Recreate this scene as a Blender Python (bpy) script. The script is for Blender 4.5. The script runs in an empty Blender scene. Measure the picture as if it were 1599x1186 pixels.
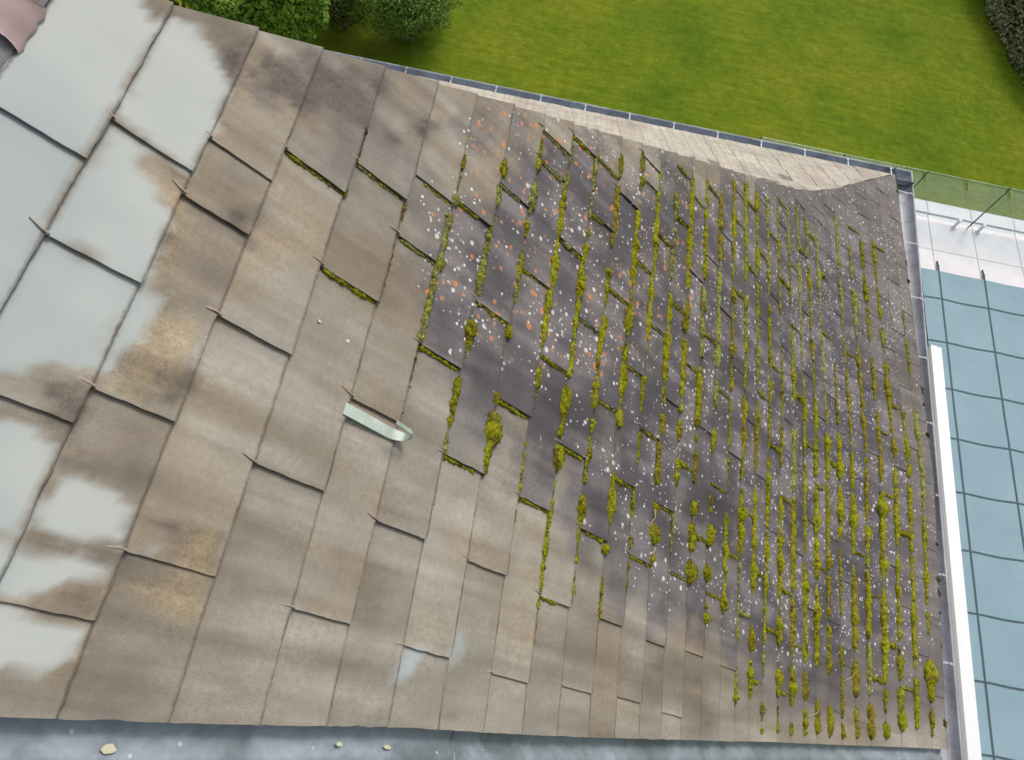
import bpy, bmesh, math, random
import numpy as np
from mathutils import Vector, Matrix, noise

R = math.radians
SC = bpy.context.scene
COL = SC.collection
H = 9.8            # height of the camera above the lawn
HS = 2.0           # height of the camera above the roof plane straight below it

# ------------------------------------------------------------------ camera
FPX, TH, ROLL, YAW, PIT = 1120.12, 0.475249, 0.263045, 0.0843382, 0.762488
CXP, CYP = 799.5, 593.0
def _rot():
    a, b = math.cos(YAW), math.sin(YAW)
    F = np.array([b*math.sin(TH), a*math.sin(TH), -math.cos(TH)])
    U = np.array([b*math.cos(TH), a*math.cos(TH), math.sin(TH)])
    Q = np.array([a, -b, 0.0])
    c, s = math.cos(ROLL), math.sin(ROLL)
    return F, c*Q + s*U, -s*Q + c*U
FW, RT, UP = _rot()
CAM = np.array([0, 0, H])
cam = bpy.data.objects.new('camera', bpy.data.cameras.new('camera'))
COL.objects.link(cam)
M = Matrix.Identity(4)
for i in range(3):
    M[i][0], M[i][1], M[i][2], M[i][3] = RT[i], UP[i], -FW[i], CAM[i]
cam.matrix_world = M
cam.data.sensor_width = 36
cam.data.lens = FPX/1599*36
cam.data.clip_start = 0.05
cam.data.clip_end = 2000
SC.camera = cam

# ------------------------------------------------------------------ light
SUN_EL, SUN_AZ = R(52), R(28)        # azimuth measured from +Y towards +X
w = bpy.data.worlds.new('World'); SC.world = w; w.use_nodes = True
nt = w.node_tree; nt.nodes.clear()
sky = nt.nodes.new('ShaderNodeTexSky'); sky.sky_type = 'NISHITA'; sky.sun_disc = False
sky.sun_elevation = SUN_EL; sky.sun_rotation = SUN_AZ; sky.dust_density = 5.0; sky.air_density = 1.3
hs = nt.nodes.new('ShaderNodeHueSaturation'); hs.inputs['Saturation'].default_value = 0.45
bg = nt.nodes.new('ShaderNodeBackground'); bg.inputs[1].default_value = 0.13
ow = nt.nodes.new('ShaderNodeOutputWorld')
nt.links.new(sky.outputs[0], hs.inputs['Color']); nt.links.new(hs.outputs[0], bg.inputs[0]); nt.links.new(bg.outputs[0], ow.inputs[0])
ld = bpy.data.lights.new('sun', 'SUN'); ld.energy = 1.4; ld.angle = R(14); ld.color = (1, .96, .9)
sun = bpy.data.objects.new('sun', ld); COL.objects.link(sun)
sd = Vector((math.sin(SUN_AZ)*math.cos(SUN_EL), math.cos(SUN_AZ)*math.cos(SUN_EL), math.sin(SUN_EL)))
sun.rotation_euler = sd.to_track_quat('Z', 'Y').to_euler()
SC.view_settings.view_transform = 'Standard'
SC.view_settings.look = 'None'
SC.view_settings.exposure = 0.0
SC.view_settings.gamma = 1.0

# ------------------------------------------------------------------ projection helpers
def px_of(P):
    d = np.asarray(P) - CAM
    z = d @ FW
    return CXP + FPX*(d @ RT)/z, CYP - FPX*(d @ UP)/z
def depth_of(P): return float((np.asarray(P) - CAM) @ FW)
def ray(x, y): return (x-CXP)*RT - (y-CYP)*UP + FPX*FW
def at_z(x, y, z=0.0):
    d = ray(x, y); t = (z-H)/d[2]
    return CAM + t*d
def smooth(a, b, x):
    t = min(1, max(0, (x-a)/(b-a))); return t*t*(3-2*t)
def lerp3(a, b, t): return tuple(a[i]+(b[i]-a[i])*t for i in range(3))
def fbm(x, y, z=0.0, o=4): return noise.fractal((x, y, z), 1.0, 2.0, o)   # about -1..1
def inside(poly, x, y):
    c = False; j = len(poly)-1
    for i in range(len(poly)):
        xi, yi = poly[i]; xj, yj = poly[j]
        if (yi > y) != (yj > y) and x < (xj-xi)*(y-yi)/(yj-yi)+xi: c = not c
        j = i
    return c
def sdist(poly, x, y):
    d = 1e9
    for i in range(len(poly)):
        ax, ay = poly[i-1]; bx, by = poly[i]
        vx, vy = bx-ax, by-ay
        t = max(0, min(1, ((x-ax)*vx+(y-ay)*vy)/(vx*vx+vy*vy+1e-9)))
        d = min(d, math.hypot(ax+t*vx-x, ay+t*vy-y))
    return d if inside(poly, x, y) else -d

# ------------------------------------------------------------------ object helpers
def link(name, verts, faces, mat=None, parent=None, smooth_=False, edges=()):
    me = bpy.data.meshes.new(name)
    me.from_pydata([tuple(v) for v in verts], list(edges), faces); me.update()
    if mat:
        for m in (mat if isinstance(mat, (list, tuple)) else [mat]): me.materials.append(m)
    if smooth_: me.polygons.foreach_set('use_smooth', [True]*len(me.polygons))
    o = bpy.data.objects.new(name, me); COL.objects.link(o)
    if parent: o.parent = parent; o.matrix_parent_inverse = parent.matrix_world.inverted()
    return o
def empty(name, loc=(0, 0, 0)):
    o = bpy.data.objects.new(name, None); COL.objects.link(o)
    o.matrix_world = Matrix.Translation(loc); o.empty_display_size = .2
    return o
def tag(o, label=None, cat=None, group=None, kind=None):
    if label: o['label'] = label
    if cat: o['category'] = cat
    if group: o['group'] = group
    if kind: o['kind'] = kind
    return o
class MB:
    def __init__(s): s.v = []; s.f = []
    def box(s, a, b):
        x0, y0, z0 = a; x1, y1, z1 = b; n = len(s.v)
        s.v += [(x0,y0,z0),(x1,y0,z0),(x1,y1,z0),(x0,y1,z0),(x0,y0,z1),(x1,y0,z1),(x1,y1,z1),(x0,y1,z1)]
        s.f += [tuple(n+i for i in q) for q in ((0,3,2,1),(4,5,6,7),(0,1,5,4),(1,2,6,5),(2,3,7,6),(3,0,4,7))]
    def hexa(s, pts):
        n = len(s.v); s.v += [tuple(p) for p in pts]
        s.f += [tuple(n+i for i in q) for q in ((0,3,2,1),(4,5,6,7),(0,1,5,4),(1,2,6,5),(2,3,7,6),(3,0,4,7))]
    def tube(s, pts, rad, n=8, caps=True):
        pts = [Vector(p) for p in pts]; base = len(s.v); prev = None
        for i, p in enumerate(pts):
            t = (pts[min(i+1, len(pts)-1)] - pts[max(i-1, 0)]).normalized()
            if prev is None:
                a = t.orthogonal().normalized()
            else:
                a = (prev - t*prev.dot(t)).normalized()
            prev = a; b = t.cross(a)
            rr = rad[i] if isinstance(rad, (list, tuple)) else rad
            for k in range(n):
                an = 2*math.pi*k/n
                s.v.append(tuple(p + rr*(math.cos(an)*a + math.sin(an)*b)))
        for i in range(len(pts)-1):
            for k in range(n):
                k2 = (k+1) % n
                s.f.append((base+i*n+k, base+i*n+k2, base+(i+1)*n+k2, base+(i+1)*n+k))
        if caps:
            s.f.append(tuple(base+k for k in reversed(range(n))))
            s.f.append(tuple(base+(len(pts)-1)*n+k for k in range(n)))
    def strip(s, rows, closed=False):
        n = len(s.v); m = len(rows[0])
        for r in rows: s.v += [tuple(p) for p in r]
        for i in range(len(rows)-1):
            for j in range(m-1 if not closed else m):
                j2 = (j+1) % m
                s.f.append((n+i*m+j, n+i*m+j2, n+(i+1)*m+j2, n+(i+1)*m+j))
    def build(s, name, mat, parent=None, smooth_=False): return link(name, s.v, s.f, mat, parent, smooth_)

# ------------------------------------------------------------------ material helpers
def new_mat(name):
    m = bpy.data.materials.new(name); m.use_nodes = True
    return m, m.node_tree, m.node_tree.nodes['Principled BSDF']
def nd(t, kind, **kw):
    n = t.nodes.new(kind)
    for k, v in kw.items():
        if k.startswith('_'): setattr(n, k[1:], v)
        else: n.inputs[k.replace('__', ' ')].default_value = v
    return n
def ramp(t, src, stops):
    r = t.nodes.new('ShaderNodeValToRGB')
    el = r.color_ramp.elements
    while len(el) < len(stops): el.new(0.5)
    for e, (p, c) in zip(el, stops): e.position = p; e.color = (*c, 1) if len(c) == 3 else c
    t.links.new(src, r.inputs[0]); return r
def mixc(t, fac, a, b, mode='MIX'):
    n = t.nodes.new('ShaderNodeMix'); n.data_type = 'RGBA'; n.blend_type = mode
    for s, v in ((n.inputs[0], fac), (n.inputs[6], a), (n.inputs[7], b)):
        if hasattr(v, 'is_linked'): t.links.new(v, s)
        elif isinstance(v, (int, float)): s.default_value = v
        else: s.default_value = (*v, 1)
    return n.outputs[2]
def math_(t, op, a, b=None, clamp=False):
    n = t.nodes.new('ShaderNodeMath'); n.operation = op; n.use_clamp = clamp
    for i, v in enumerate((a, b)):
        if v is None: continue
        if hasattr(v, 'is_linked'): t.links.new(v, n.inputs[i])
        else: n.inputs[i].default_value = v
    return n.outputs[0]
def pos(t): return t.nodes.new('ShaderNodeNewGeometry').outputs['Position']
def noise_n(t, scale, detail=4, rough=.55, vec=None, dist=0.0):
    n = nd(t, 'ShaderNodeTexNoise', Scale=scale, Detail=detail, Roughness=rough, Distortion=dist)
    t.links.new(vec if vec is not None else pos(t), n.inputs['Vector']); return n.outputs['Fac']
def bump(t, bsdf, h, strength=.4, dist=.004):
    b = nd(t, 'ShaderNodeBump', Strength=strength, Distance=dist)
    t.links.new(h, b.inputs['Height']); t.links.new(b.outputs[0], bsdf.inputs['Normal'])
def simple(name, c, rough=.7, metal=0.0, var=.18, scale=14, bstr=.15, bsc=120):
    m, t, b = new_mat(name)
    f = noise_n(t, scale, 5, .6)
    r = ramp(t, f, [(.28, tuple(x*(1-var) for x in c)), (.72, tuple(min(1, x*(1+var)) for x in c))])
    t.links.new(r.outputs[0], b.inputs['Base Color'])
    b.inputs['Roughness'].default_value = rough; b.inputs['Metallic'].default_value = metal
    bump(t, b, noise_n(t, bsc, 3), bstr, .002)
    return m

# slates: colour from a per-vertex attribute (weathering, stains), lichen discs and grain on top
def slate_material():
    m, t, b = new_mat('fibre_cement_slate')
    col = nd(t, 'ShaderNodeAttribute', _attribute_name='Col').outputs['Color']
    msk = nd(t, 'ShaderNodeAttribute', _attribute_name='Mask')
    sep = t.nodes.new('ShaderNodeSeparateColor'); t.links.new(msk.outputs['Color'], sep.inputs[0])
    uv = nd(t, 'ShaderNodeUVMap', _uv_map='roof').outputs[0]
    wv = nd(t, 'ShaderNodeTexNoise', Scale=60.0, Detail=5.0); t.links.new(uv, wv.inputs['Vector'])
    add = t.nodes.new('ShaderNodeVectorMath'); add.operation = 'SCALE'; add.inputs['Scale'].default_value = .008
    t.links.new(wv.outputs['Color'], add.inputs[0])
    uvw = t.nodes.new('ShaderNodeVectorMath'); uvw.operation = 'ADD'
    t.links.new(uv, uvw.inputs[0]); t.links.new(add.outputs[0], uvw.inputs[1]); uvw = uvw.outputs[0]
    g = noise_n(t, 70, 6, .7)
    gr = ramp(t, g, [(.3, (.74, .73, .72)), (.7, (1.2, 1.2, 1.2))])
    g2 = noise_n(t, 420, 2, .6)
    gr2 = ramp(t, g2, [(.30, (.50, .49, .48)), (.44, (.95, .95, .95)), (.7, (1.12, 1.12, 1.12))])
    rgh = sep.outputs[2]
    c = mixc(t, rgh, col, mixc(t, 1.0, mixc(t, 1.0, col, gr.outputs[0], 'MULTIPLY'), gr2.outputs[0], 'MULTIPLY'))
    # streaks down the slope
    mp = nd(t, 'ShaderNodeMapping', Scale=(2.2, 26, 1)); t.links.new(uv, mp.inputs[0])
    st = noise_n(t, 1.0, 5, .6, mp.outputs[0])
    sr = ramp(t, st, [(.34, (.76, .74, .71)), (.64, (1.12, 1.12, 1.12))])
    c = mixc(t, math_(t, 'MULTIPLY', rgh, .8), c, mixc(t, 1.0, c, sr.outputs[0], 'MULTIPLY'))
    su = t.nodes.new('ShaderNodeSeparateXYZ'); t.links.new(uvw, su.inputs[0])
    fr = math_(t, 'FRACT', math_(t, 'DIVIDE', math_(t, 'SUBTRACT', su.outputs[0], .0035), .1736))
    e0 = math_(t, 'SUBTRACT', 1.0, math_(t, 'MULTIPLY', fr, 24.0), True)  # contact shadow under each course edge, painted into the slate colour
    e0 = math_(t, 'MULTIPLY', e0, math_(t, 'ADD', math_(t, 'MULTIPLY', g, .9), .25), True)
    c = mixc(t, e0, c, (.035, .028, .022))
    e1 = math_(t, 'MULTIPLY', math_(t, 'SUBTRACT', fr, math_(t, 'SUBTRACT', .962, math_(t, 'MULTIPLY', sep.outputs[0], .06))), 34.0, True)  # painted shadow line continued on the upper slate's edge, mixed with moss film
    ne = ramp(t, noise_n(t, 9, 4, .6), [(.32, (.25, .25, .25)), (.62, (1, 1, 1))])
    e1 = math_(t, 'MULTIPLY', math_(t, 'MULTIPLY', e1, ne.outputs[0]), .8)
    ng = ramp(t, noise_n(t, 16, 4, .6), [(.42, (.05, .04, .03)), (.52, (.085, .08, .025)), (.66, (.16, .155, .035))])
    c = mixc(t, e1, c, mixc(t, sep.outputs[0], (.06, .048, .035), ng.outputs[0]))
    def spots(scale, dens, rmax, colour, src, seed):
        v = nd(t, 'ShaderNodeTexVoronoi', Scale=scale, _voronoi_dimensions='3D')
        ofs = nd(t, 'ShaderNodeMapping', Location=(seed, seed*.7, seed*.31)); t.links.new(uvw, ofs.inputs[0])
        t.links.new(ofs.outputs[0], v.inputs['Vector'])
        sc = t.nodes.new('ShaderNodeSeparateColor'); t.links.new(v.outputs['Color'], sc.inputs[0])
        gate = math_(t, 'LESS_THAN', sc.outputs[0], math_(t, 'MULTIPLY', src, dens))
        rad = math_(t, 'MULTIPLY', math_(t, 'ADD', math_(t, 'MULTIPLY', sc.outputs[1], .75), .25), rmax)
        disc = math_(t, 'SUBTRACT', rad, v.outputs['Distance'])
        d = math_(t, 'MULTIPLY', disc, 9.0, True)
        al = math_(t, 'ADD', math_(t, 'MULTIPLY', sc.outputs[2], .4), .62)
        return math_(t, 'MULTIPLY', math_(t, 'MULTIPLY', d, gate), al), colour
    for sc_, de, rm, cc, sr_, sd_ in ((22, .8, .36, (.62, .22, .06), sep.outputs[1], 3.1), (38, .6, .36, (.55, .25, .09), sep.outputs[1], 9.7),
                                      (25, .62, .33, (.84, .83, .82), sep.outputs[0], 1.3), (54, .85, .36, (.78, .77, .78), sep.outputs[0], 5.9),
                                      (15, .16, .26, (.62, .56, .54), sep.outputs[0], 7.7)):
        f, k = spots(sc_, de, rm, cc, sr_, sd_)
        c = mixc(t, math_(t, 'MULTIPLY', f, .92), c, k)
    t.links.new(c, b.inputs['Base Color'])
    b.inputs['Roughness'].default_value = .72
    hh = math_(t, 'ADD', math_(t, 'MULTIPLY', g2, .6), g)
    bb = nd(t, 'ShaderNodeBump', Distance=.0022); t.links.new(hh, bb.inputs['Height'])
    t.links.new(math_(t, 'ADD', math_(t, 'MULTIPLY', rgh, .6), .03), bb.inputs['Strength'])
    t.links.new(bb.outputs[0], b.inputs['Normal'])
    return m
M_SLATE = slate_material()
def moss_material():
    m, t, b = new_mat('moss')
    at = nd(t, 'ShaderNodeAttribute', _attribute_name='Col').outputs['Color']
    n1 = noise_n(t, 30, 5, .65); n2 = noise_n(t, 120, 5, .75)
    r = ramp(t, n1, [(.34, (.40, .27, .16)), (.48, (.95, .92, .9)), (.70, (1.2, 1.15, .9))])
    c = mixc(t, 1.0, at, r.outputs[0], 'MULTIPLY')
    r2 = ramp(t, n2, [(.36, (.32, .30, .26)), (.47, (.92, .92, .88)), (.64, (1.3, 1.3, 1.15))])
    c = mixc(t, 1.0, c, r2.outputs[0], 'MULTIPLY')
    t.links.new(c, b.inputs['Base Color']); b.inputs['Roughness'].default_value = .95
    b.inputs['Specular IOR Level'].default_value = .15
    bump(t, b, n2, 1.0, .010)
    return m
M_MOSS = moss_material()
def zinc_material(name, c, rough=.42, metal=.55, dark=.6, specks=False):
    m, t, b = new_mat(name)
    n1 = noise_n(t, 5.5, 5, .6, dist=.6); n2 = noise_n(t, 42, 4, .65)
    r = ramp(t, n1, [(.35, tuple(x*dark for x in c)), (.5, c), (.68, tuple(min(1, x*1.25) for x in c))])
    r2 = ramp(t, n2, [(.3, (.86, .87, .9)), (.7, (1.1, 1.1, 1.08))])
    c_ = mixc(t, 1.0, r.outputs[0], r2.outputs[0], 'MULTIPLY')
    if specks:      # small pale droppings and lime spots
        v = nd(t, 'ShaderNodeTexVoronoi', Scale=38.0); t.links.new(pos(t), v.inputs['Vector'])
        sc = t.nodes.new('ShaderNodeSeparateColor'); t.links.new(v.outputs['Color'], sc.inputs[0])
        rad = math_(t, 'MULTIPLY', math_(t, 'SUBTRACT', sc.outputs[1], .55, True), .45)
        f = math_(t, 'MULTIPLY', math_(t, 'SUBTRACT', rad, v.outputs['Distance']), 12.0, True)
        c_ = mixc(t, math_(t, 'MULTIPLY', f, .75), c_, (.66, .66, .64))
    t.links.new(c_, b.inputs['Base Color'])
    rr = ramp(t, n1, [(.35, (rough*.75,)*3), (.65, (rough*1.25,)*3)])
    t.links.new(rr.outputs[0], b.inputs['Roughness']); b.inputs['Metallic'].default_value = metal
    bump(t, b, n2, .12, .003)
    return m
M_ZINC = zinc_material('weathered_zinc', (.28, .325, .37), .45, .3, .70, True)
M_GUT = zinc_material('gutter_zinc', (.42, .42, .455), .6, .12, .78)
M_GUT2 = zinc_material('gutter_zinc_blue', (.36, .40, .45), .5, .35, .7)
M_LEAD = zinc_material('lead_cap', (.40, .38, .45), .5, .3, .75)
M_HOOK = simple('copper_hook', (.36, .27, .235), .6, .2)
M_STRIP = zinc_material('galvanised_strip', (.44, .51, .455), .55, .2, .85)
M_MORTAR = simple('red_mortar', (.37, .275, .28), .9)
M_DECK = simple('roof_boarding', (.06, .05, .04), .9)
M_WALL = simple('wall_render', (.62, .58, .5), .9)
M_WHITE = simple('white_aluminium', (.82, .83, .84), .35, .0, .03)
M_STRAP = simple('dark_strap', (.06, .10, .115), .8)
M_FLAKE = simple('cream_flake', (.62, .60, .42), .8)
M_STRAW = simple('straw', (.42, .36, .26), .8)
M_DEAD = simple('dead_leaf', (.05, .03, .025), .9)

# ------------------------------------------------------------------ roof surface
S = [-0.59618395,-0.50594432,-0.42304817,-0.32776206,-0.23283471,-0.15061396,-0.0640310,0.01912104,0.10422722,0.18836948,
     .2741,.3610,.4400,.5230,.6010,.6850,.7700,.8580,.9420,1.0240,1.1130,1.2030,1.2950,1.3850]
PX = [s*math.cos(PIT) for s in S]; PZ = [-1-s*math.sin(PIT) for s in S]
for q in (41, 39, 36.5, 33.5, 28, 27, 26.5, 27, 27, 28):
    PX.append(PX[-1]+.0868*math.cos(R(q))); PZ.append(PZ[-1]-.0868*math.sin(R(q)))
PX = [HS*x for x in PX]; PZ = [H+HS*z for z in PZ]
NK = 33
_ck = [(-2, 0), (8, 0), (9, .03), (13, .25), (17, .55), (20, 1.0), (24, 1.15), (28, 1.25), (33, 1.6), (40, 1.7)]
def shift(k, y):
    """the eave is not quite square to the ridge: lower courses draw in towards the verge"""
    m = np.interp(k, [a for a, _ in _ck], [b for _, b in _ck])
    y0 = np.interp(k, [9, 33], [1.0, 1.15])
    return m*max(0.0, y0 - y/HS)
def prof(i):
    """point of the cross-section and its outward normal at course index i (fractional)"""
    j = int(math.floor(i)); j = max(0, min(NK-1, j)); t = i-j
    x0, x1, z0, z1 = PX[j], PX[j+1], PZ[j], PZ[j+1]
    dx, dz = x1-x0, z1-z0; L = math.hypot(dx, dz)
    return x0+t*dx, z0+t*dz, -dz/L, dx/L
def surf(k, y, off=0.0):
    x, z, nx, nz = prof(k - shift(k, y))
    return np.array([x+nx*off, y, z+nz*off])
def normal(k, y):
    _, _, nx, nz = prof(k - shift(k, y)); return np.array([nx, 0, nz])
def y_hip(x): return 5.4 - .925*(3.5 - x)
_vg = [(-2.0,-.075),(-.5,-.062),(1.55,-.058),(3.3,-.028),(6.1,.024),(9.3,.066),(13.2,.122),(19.9,.22),(25.9,.314),(31.4,.41),(34,.45)]
def y_verge(i): return float(np.interp(i, [a for a, _ in _vg], [b for _, b in _vg]))
def y_at_row(k, ypx, off=0.0):
    lo, hi = -3.0, 9.0
    for _ in range(40):
        m = (lo+hi)/2
        if px_of(surf(k, m, off))[1] > ypx: lo = m
        else: hi = m
    return (lo+hi)/2
def hit(x, y):
    """course index and y where the pixel's ray meets the main slope"""
    d = ray(x, y)
    lo, hi = -2.5, 34.0
    def g(i):
        X, Z, _, _ = prof(i); return X*(-d[2]) - d[0]*(H-Z)
    for _ in range(50):
        m = (lo+hi)/2
        if g(m) < 0: lo = m
        else: hi = m
    X, Z, _, _ = prof(lo); yy = d[1]*(H-Z)/-d[2]
    k = lo
    for _ in range(8): k = lo + shift(k, yy)
    return k, yy

# ------------------------------------------------------------------ weathering colours of the main slope (albedo)
DARKZONE = [(775,215),(865,225),(1000,268),(1150,300),(1260,325),(1340,380),(1400,640),(1432,1000),(1250,1085),(1060,985),(905,880),(850,770),(770,680),(690,600),(640,540),(640,480),(690,400),(735,290)]
LICHEN = [(775,180),(900,200),(1150,275),(1260,300),(1400,280),(1425,560),(1440,1020),(1380,1060),(1180,1010),(1000,900),(930,800),(850,660),(730,560),(650,470),(650,300),(720,230)]
ORANGE = [(640,340),(700,290),(790,170),(880,200),(1000,250),(1130,300),(1160,380),(1040,560),(900,600),(800,560),(690,520)]
PALE = [[(-40,-40),(245,-40),(215,10),(240,60),(165,185),(120,262),(0,480),(-60,560)],
        [(258,24),(310,38),(335,90),(345,150),(330,200),(312,235),(285,278),(165,192),(228,75)],
        [(165,192),(235,240),(200,265),(228,300),(247,355),(232,400),(203,446),(64,368)],
        [(64,370),(200,450),(165,520),(143,570),(60,572),(30,590),(-40,590),(-40,480),(0,480)],
        [(-40,650),(40,665),(80,700),(55,770),(30,836),(-40,822)],
        [(85,742),(130,752),(172,775),(200,790),(192,820),(180,855),(110,845),(45,815)],
        [(-40,845),(20,862),(165,880),(150,905),(80,915),(20,925),(-40,920)],
        [(-40,945),(128,985),(105,1020),(60,1050),(-40,1050)],
        [(185,845),(240,858),(235,872),(180,862)],
        [(203,455),(240,470),(215,520),(170,570),(148,590),(155,545)],
        [(624,1015),(636,1020),(618,1056),(614,1056)],[(705,985),(714,1008),(703,1032),(692,1060),(694,1020)]]
UPPER = [(400,50),(620,110),(780,170),(760,300),(700,330),(640,470),(560,330),(430,230),(350,160)]
OCHRE = [[(140,590),(225,500),(290,510),(255,600),(215,640)],[(60,920),(155,900),(138,965),(70,945)],[(250,240),(290,285),(270,420),(230,430),(205,455),(245,360)],
         [(160,890),(300,900),(300,970),(200,935)],[(80,1040),(130,985),(110,1060),(70,1110)],[(200,870),(320,830),(320,900)]]
BLOTCH = [[(225,10),(265,20),(240,60),(228,55)],[(330,60),(395,60),(355,150),(320,110)],[(400,70),(500,120),(470,200),(430,160),(390,120)],
          [(600,200),(680,190),(650,240),(590,230)],[(200,560),(290,590),(258,655),(180,610)],[(285,300),(320,330),(395,335),(380,375),(300,330)],
          [(60,600),(125,610),(100,680),(55,660)],[(200,790),(330,840),(320,895),(210,820)],[(480,90),(590,140),(560,200),(500,170)]]
def zone(poly, x, y, soft, wob=0.0):
    return smooth(-soft, soft, sdist(poly, x, y) + wob)
def slate_colour(P, k, cen_dark, hue, rnd, s, y):
    x, yp = px_of(P)
    n1 = fbm(s*6, y*6, 1.7); n2 = fbm(s*22, y*22, 5.1); n3 = fbm(s*2.3, y*2.3, 8.3); ns = fbm(s*1.6, y*16, 3.3)
    brown = lerp3((.325, .262, .190), (.235, .205, .165), hue)
    greyb = (.285, .262, .222)
    c = lerp3(brown, greyb, smooth(-.45, .35, n3 + .5*ns))
    # flare and lower strip: cool grey-brown
    c = lerp3(c, (.13, .115, .114), smooth(1080, 1260, x)*.85*smooth(1150, 1090, yp-.0*x))
    # dark algae-stained zone
    d = .66*zone(DARKZONE, x, yp, 70, 55*n1) + .34*cen_dark
    d = smooth(.22, .78, d + .22*n3 + .15*n1)
    d *= 1 - .3*smooth(1300, 1400, x)
    dk = lerp3((.078, .070, .084), (.150, .136, .142), smooth(-.45, .6, n1 + .6*ns + .4*n3))
    c = lerp3(c, (.165, .145, .132), .8*zone(UPPER, x, yp, 60, 60*n1+30*ns)*smooth(-.5, .3, n3+n1))
    c = lerp3(c, dk, d*.95)
    crust = .42 + .25*smooth(-.2, .5, n1) + .15*d
    # purple-grey blotches near the hip, ochre rims, bare pale cement
    for bpoly in BLOTCH:
        q = zone(bpoly, x, yp, 18, 26*n1+14*n2)
        if q > 0: c = lerp3(c, (.108, .088, .074), q*(.6+.35*smooth(-.3, .3, n2))); crust = max(crust, q)
    for o in OCHRE:
        q = zone(o, x, yp, 16, 16*n1+10*n2)
        if q > 0: c = lerp3(c, lerp3((.22, .17, .12), (.36, .28, .17), smooth(-.3, .3, n1+.6*n2)), q*.62); crust = max(crust, q)
    pq = 0
    for pp in PALE:
        pq = max(pq, zone(pp, x, yp, 11, 15*n1+10*n2))
    rim = 0
    for pp in PALE[:10]: rim = max(rim, smooth(-42, -2, sdist(pp, x, yp)+12*n1))
    c = lerp3(c, lerp3((.20, .16, .115), (.33, .27, .19), smooth(-.3, .3, n2)), .55*rim*smooth(-.35, .25, n1+.5*n3))
    tint = lerp3((.435, .46, .445), (.365, .405, .41), smooth(-.4, .4, n3+.4*n1))
    c = lerp3(c, tint, pq)
    v = 1 + .17*n1*(1-pq*.8) + .08*n2*(1-pq) + .16*n3*(1-pq) + .30*ns*(1-pq*.9) + (rnd-.5)*.26*(1-pq)
    v = max(.4, v)
    wl = zone(LICHEN, x, yp, 35, 40*n1)*(.2+.8*smooth(-.25, .4, n3+.6*n1))
    wl = min(1, wl*(1+1.2*smooth(1150, 1330, x)))
    og = zone(ORANGE, x, yp, 30, 40*n1)*smooth(-.35, .3, n1+.2)
    return (c[0]*v, c[1]*v, c[2]*v), (wl, og, crust*(1-pq*.93))

# ------------------------------------------------------------------ slates
class Slates:
    def __init__(s): s.v = []; s.f = []; s.c = []; s.m = []; s.uv = []
    def add(s, fn, nfn, k0, k1, lo, hi, ns, ny, tilt, lat, th, colfn, rng, rise=0.0):
        """one slate: k0..k1 along the slope, lo(k)..hi(k) across; fn(k, y) -> point; low-y edge rides on the next slate"""
        base = len(s.v); seed = rng.random()*100
        a1 = rng.uniform(-.0015, .0015); a2 = rng.uniform(-.0015, .002); skew = rng.uniform(-.012, .012)
        for i in range(ns+1):
            u = i/ns; k = k0 + (k1-k0)*u
            for j in range(ny+1):
                w_ = j/ny
                kk = k
                if i == ns: kk += .022*fbm(w_*9, seed, 0, 3) + skew*(w_-.5)
                l, h_ = lo(kk), hi(kk)
                l = min(l, h_-.004)
                y = l + (h_-l)*w_
                if j == 0: y += .0022*fbm(u*7, seed, 4, 3)
                if i == ns and j in (0, ny): kk -= .02*rng.random()
                off = .003 + rise + tilt*u + lat*(1-w_) + a1*u*w_ + a2*(2*u-1)*(1-w_)
                P = fn(kk, y); N = nfn(kk, y)
                top = P + N*(off+th)
                s.v.append(top); cc, mm = colfn(P, kk, y); s.c.append(cc); s.m.append(mm); s.uv.append((kk*.1736, y))
        W = ny+1
        for i in range(ns):
            for j in range(ny):
                s.f.append((base+i*W+j, base+(i+1)*W+j, base+(i+1)*W+j+1, base+i*W+j+1))
        ring = [i*W for i in range(ns+1)] + [ns*W+j for j in range(1, W)] + [i*W+ny for i in range(ns-1, -1, -1)]
        b2 = len(s.v)
        for r_ in ring:
            P = s.v[base+r_]; i, j = divmod(r_, W)
            k = k0+(k1-k0)*i/ns
            N = nfn(k, s.uv[base+r_][1])
            s.v.append(P - N*th); c = s.c[base+r_]; s.c.append(tuple(x*.45 for x in c)); s.m.append((0, 0, 1)); s.uv.append(s.uv[base+r_])  # edge faces darkened in colour for the shade in the joints
        n = len(ring)
        for q in range(n):
            q2 = (q+1) % n
            s.f.append((base+ring[q], b2+q, b2+q2, base+ring[q2]))
        s.f.append(tuple(b2+q for q in range(n)))
    def build(s, name, parent):
        o = link(name, s.v, s.f, M_SLATE, parent)
        me = o.data
        ca = me.color_attributes.new('Col', 'FLOAT_COLOR', 'POINT')
        ca.data.foreach_set('color', np.concatenate([np.array(s.c), np.ones((len(s.c), 1))], 1).astype('f').ravel())
        cm = me.color_attributes.new('Mask', 'FLOAT_COLOR', 'POINT')
        cm.data.foreach_set('color', np.concatenate([np.array(s.m), np.ones((len(s.m), 1))], 1).astype('f').ravel())
        ul = me.uv_layers.new(name='roof')
        idx = np.empty(len(me.loops), 'i'); me.loops.foreach_get('vertex_index', idx)
        ul.data.foreach_set('uv', np.array(s.uv, 'f')[idx].ravel())
        return o

house = empty('house', (0, 2.4, 0))
tag(house, 'house with a weathered mossy grey slate hip roof and zinc gutters above the lawn', 'house')

rng = random.Random(5)
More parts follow.
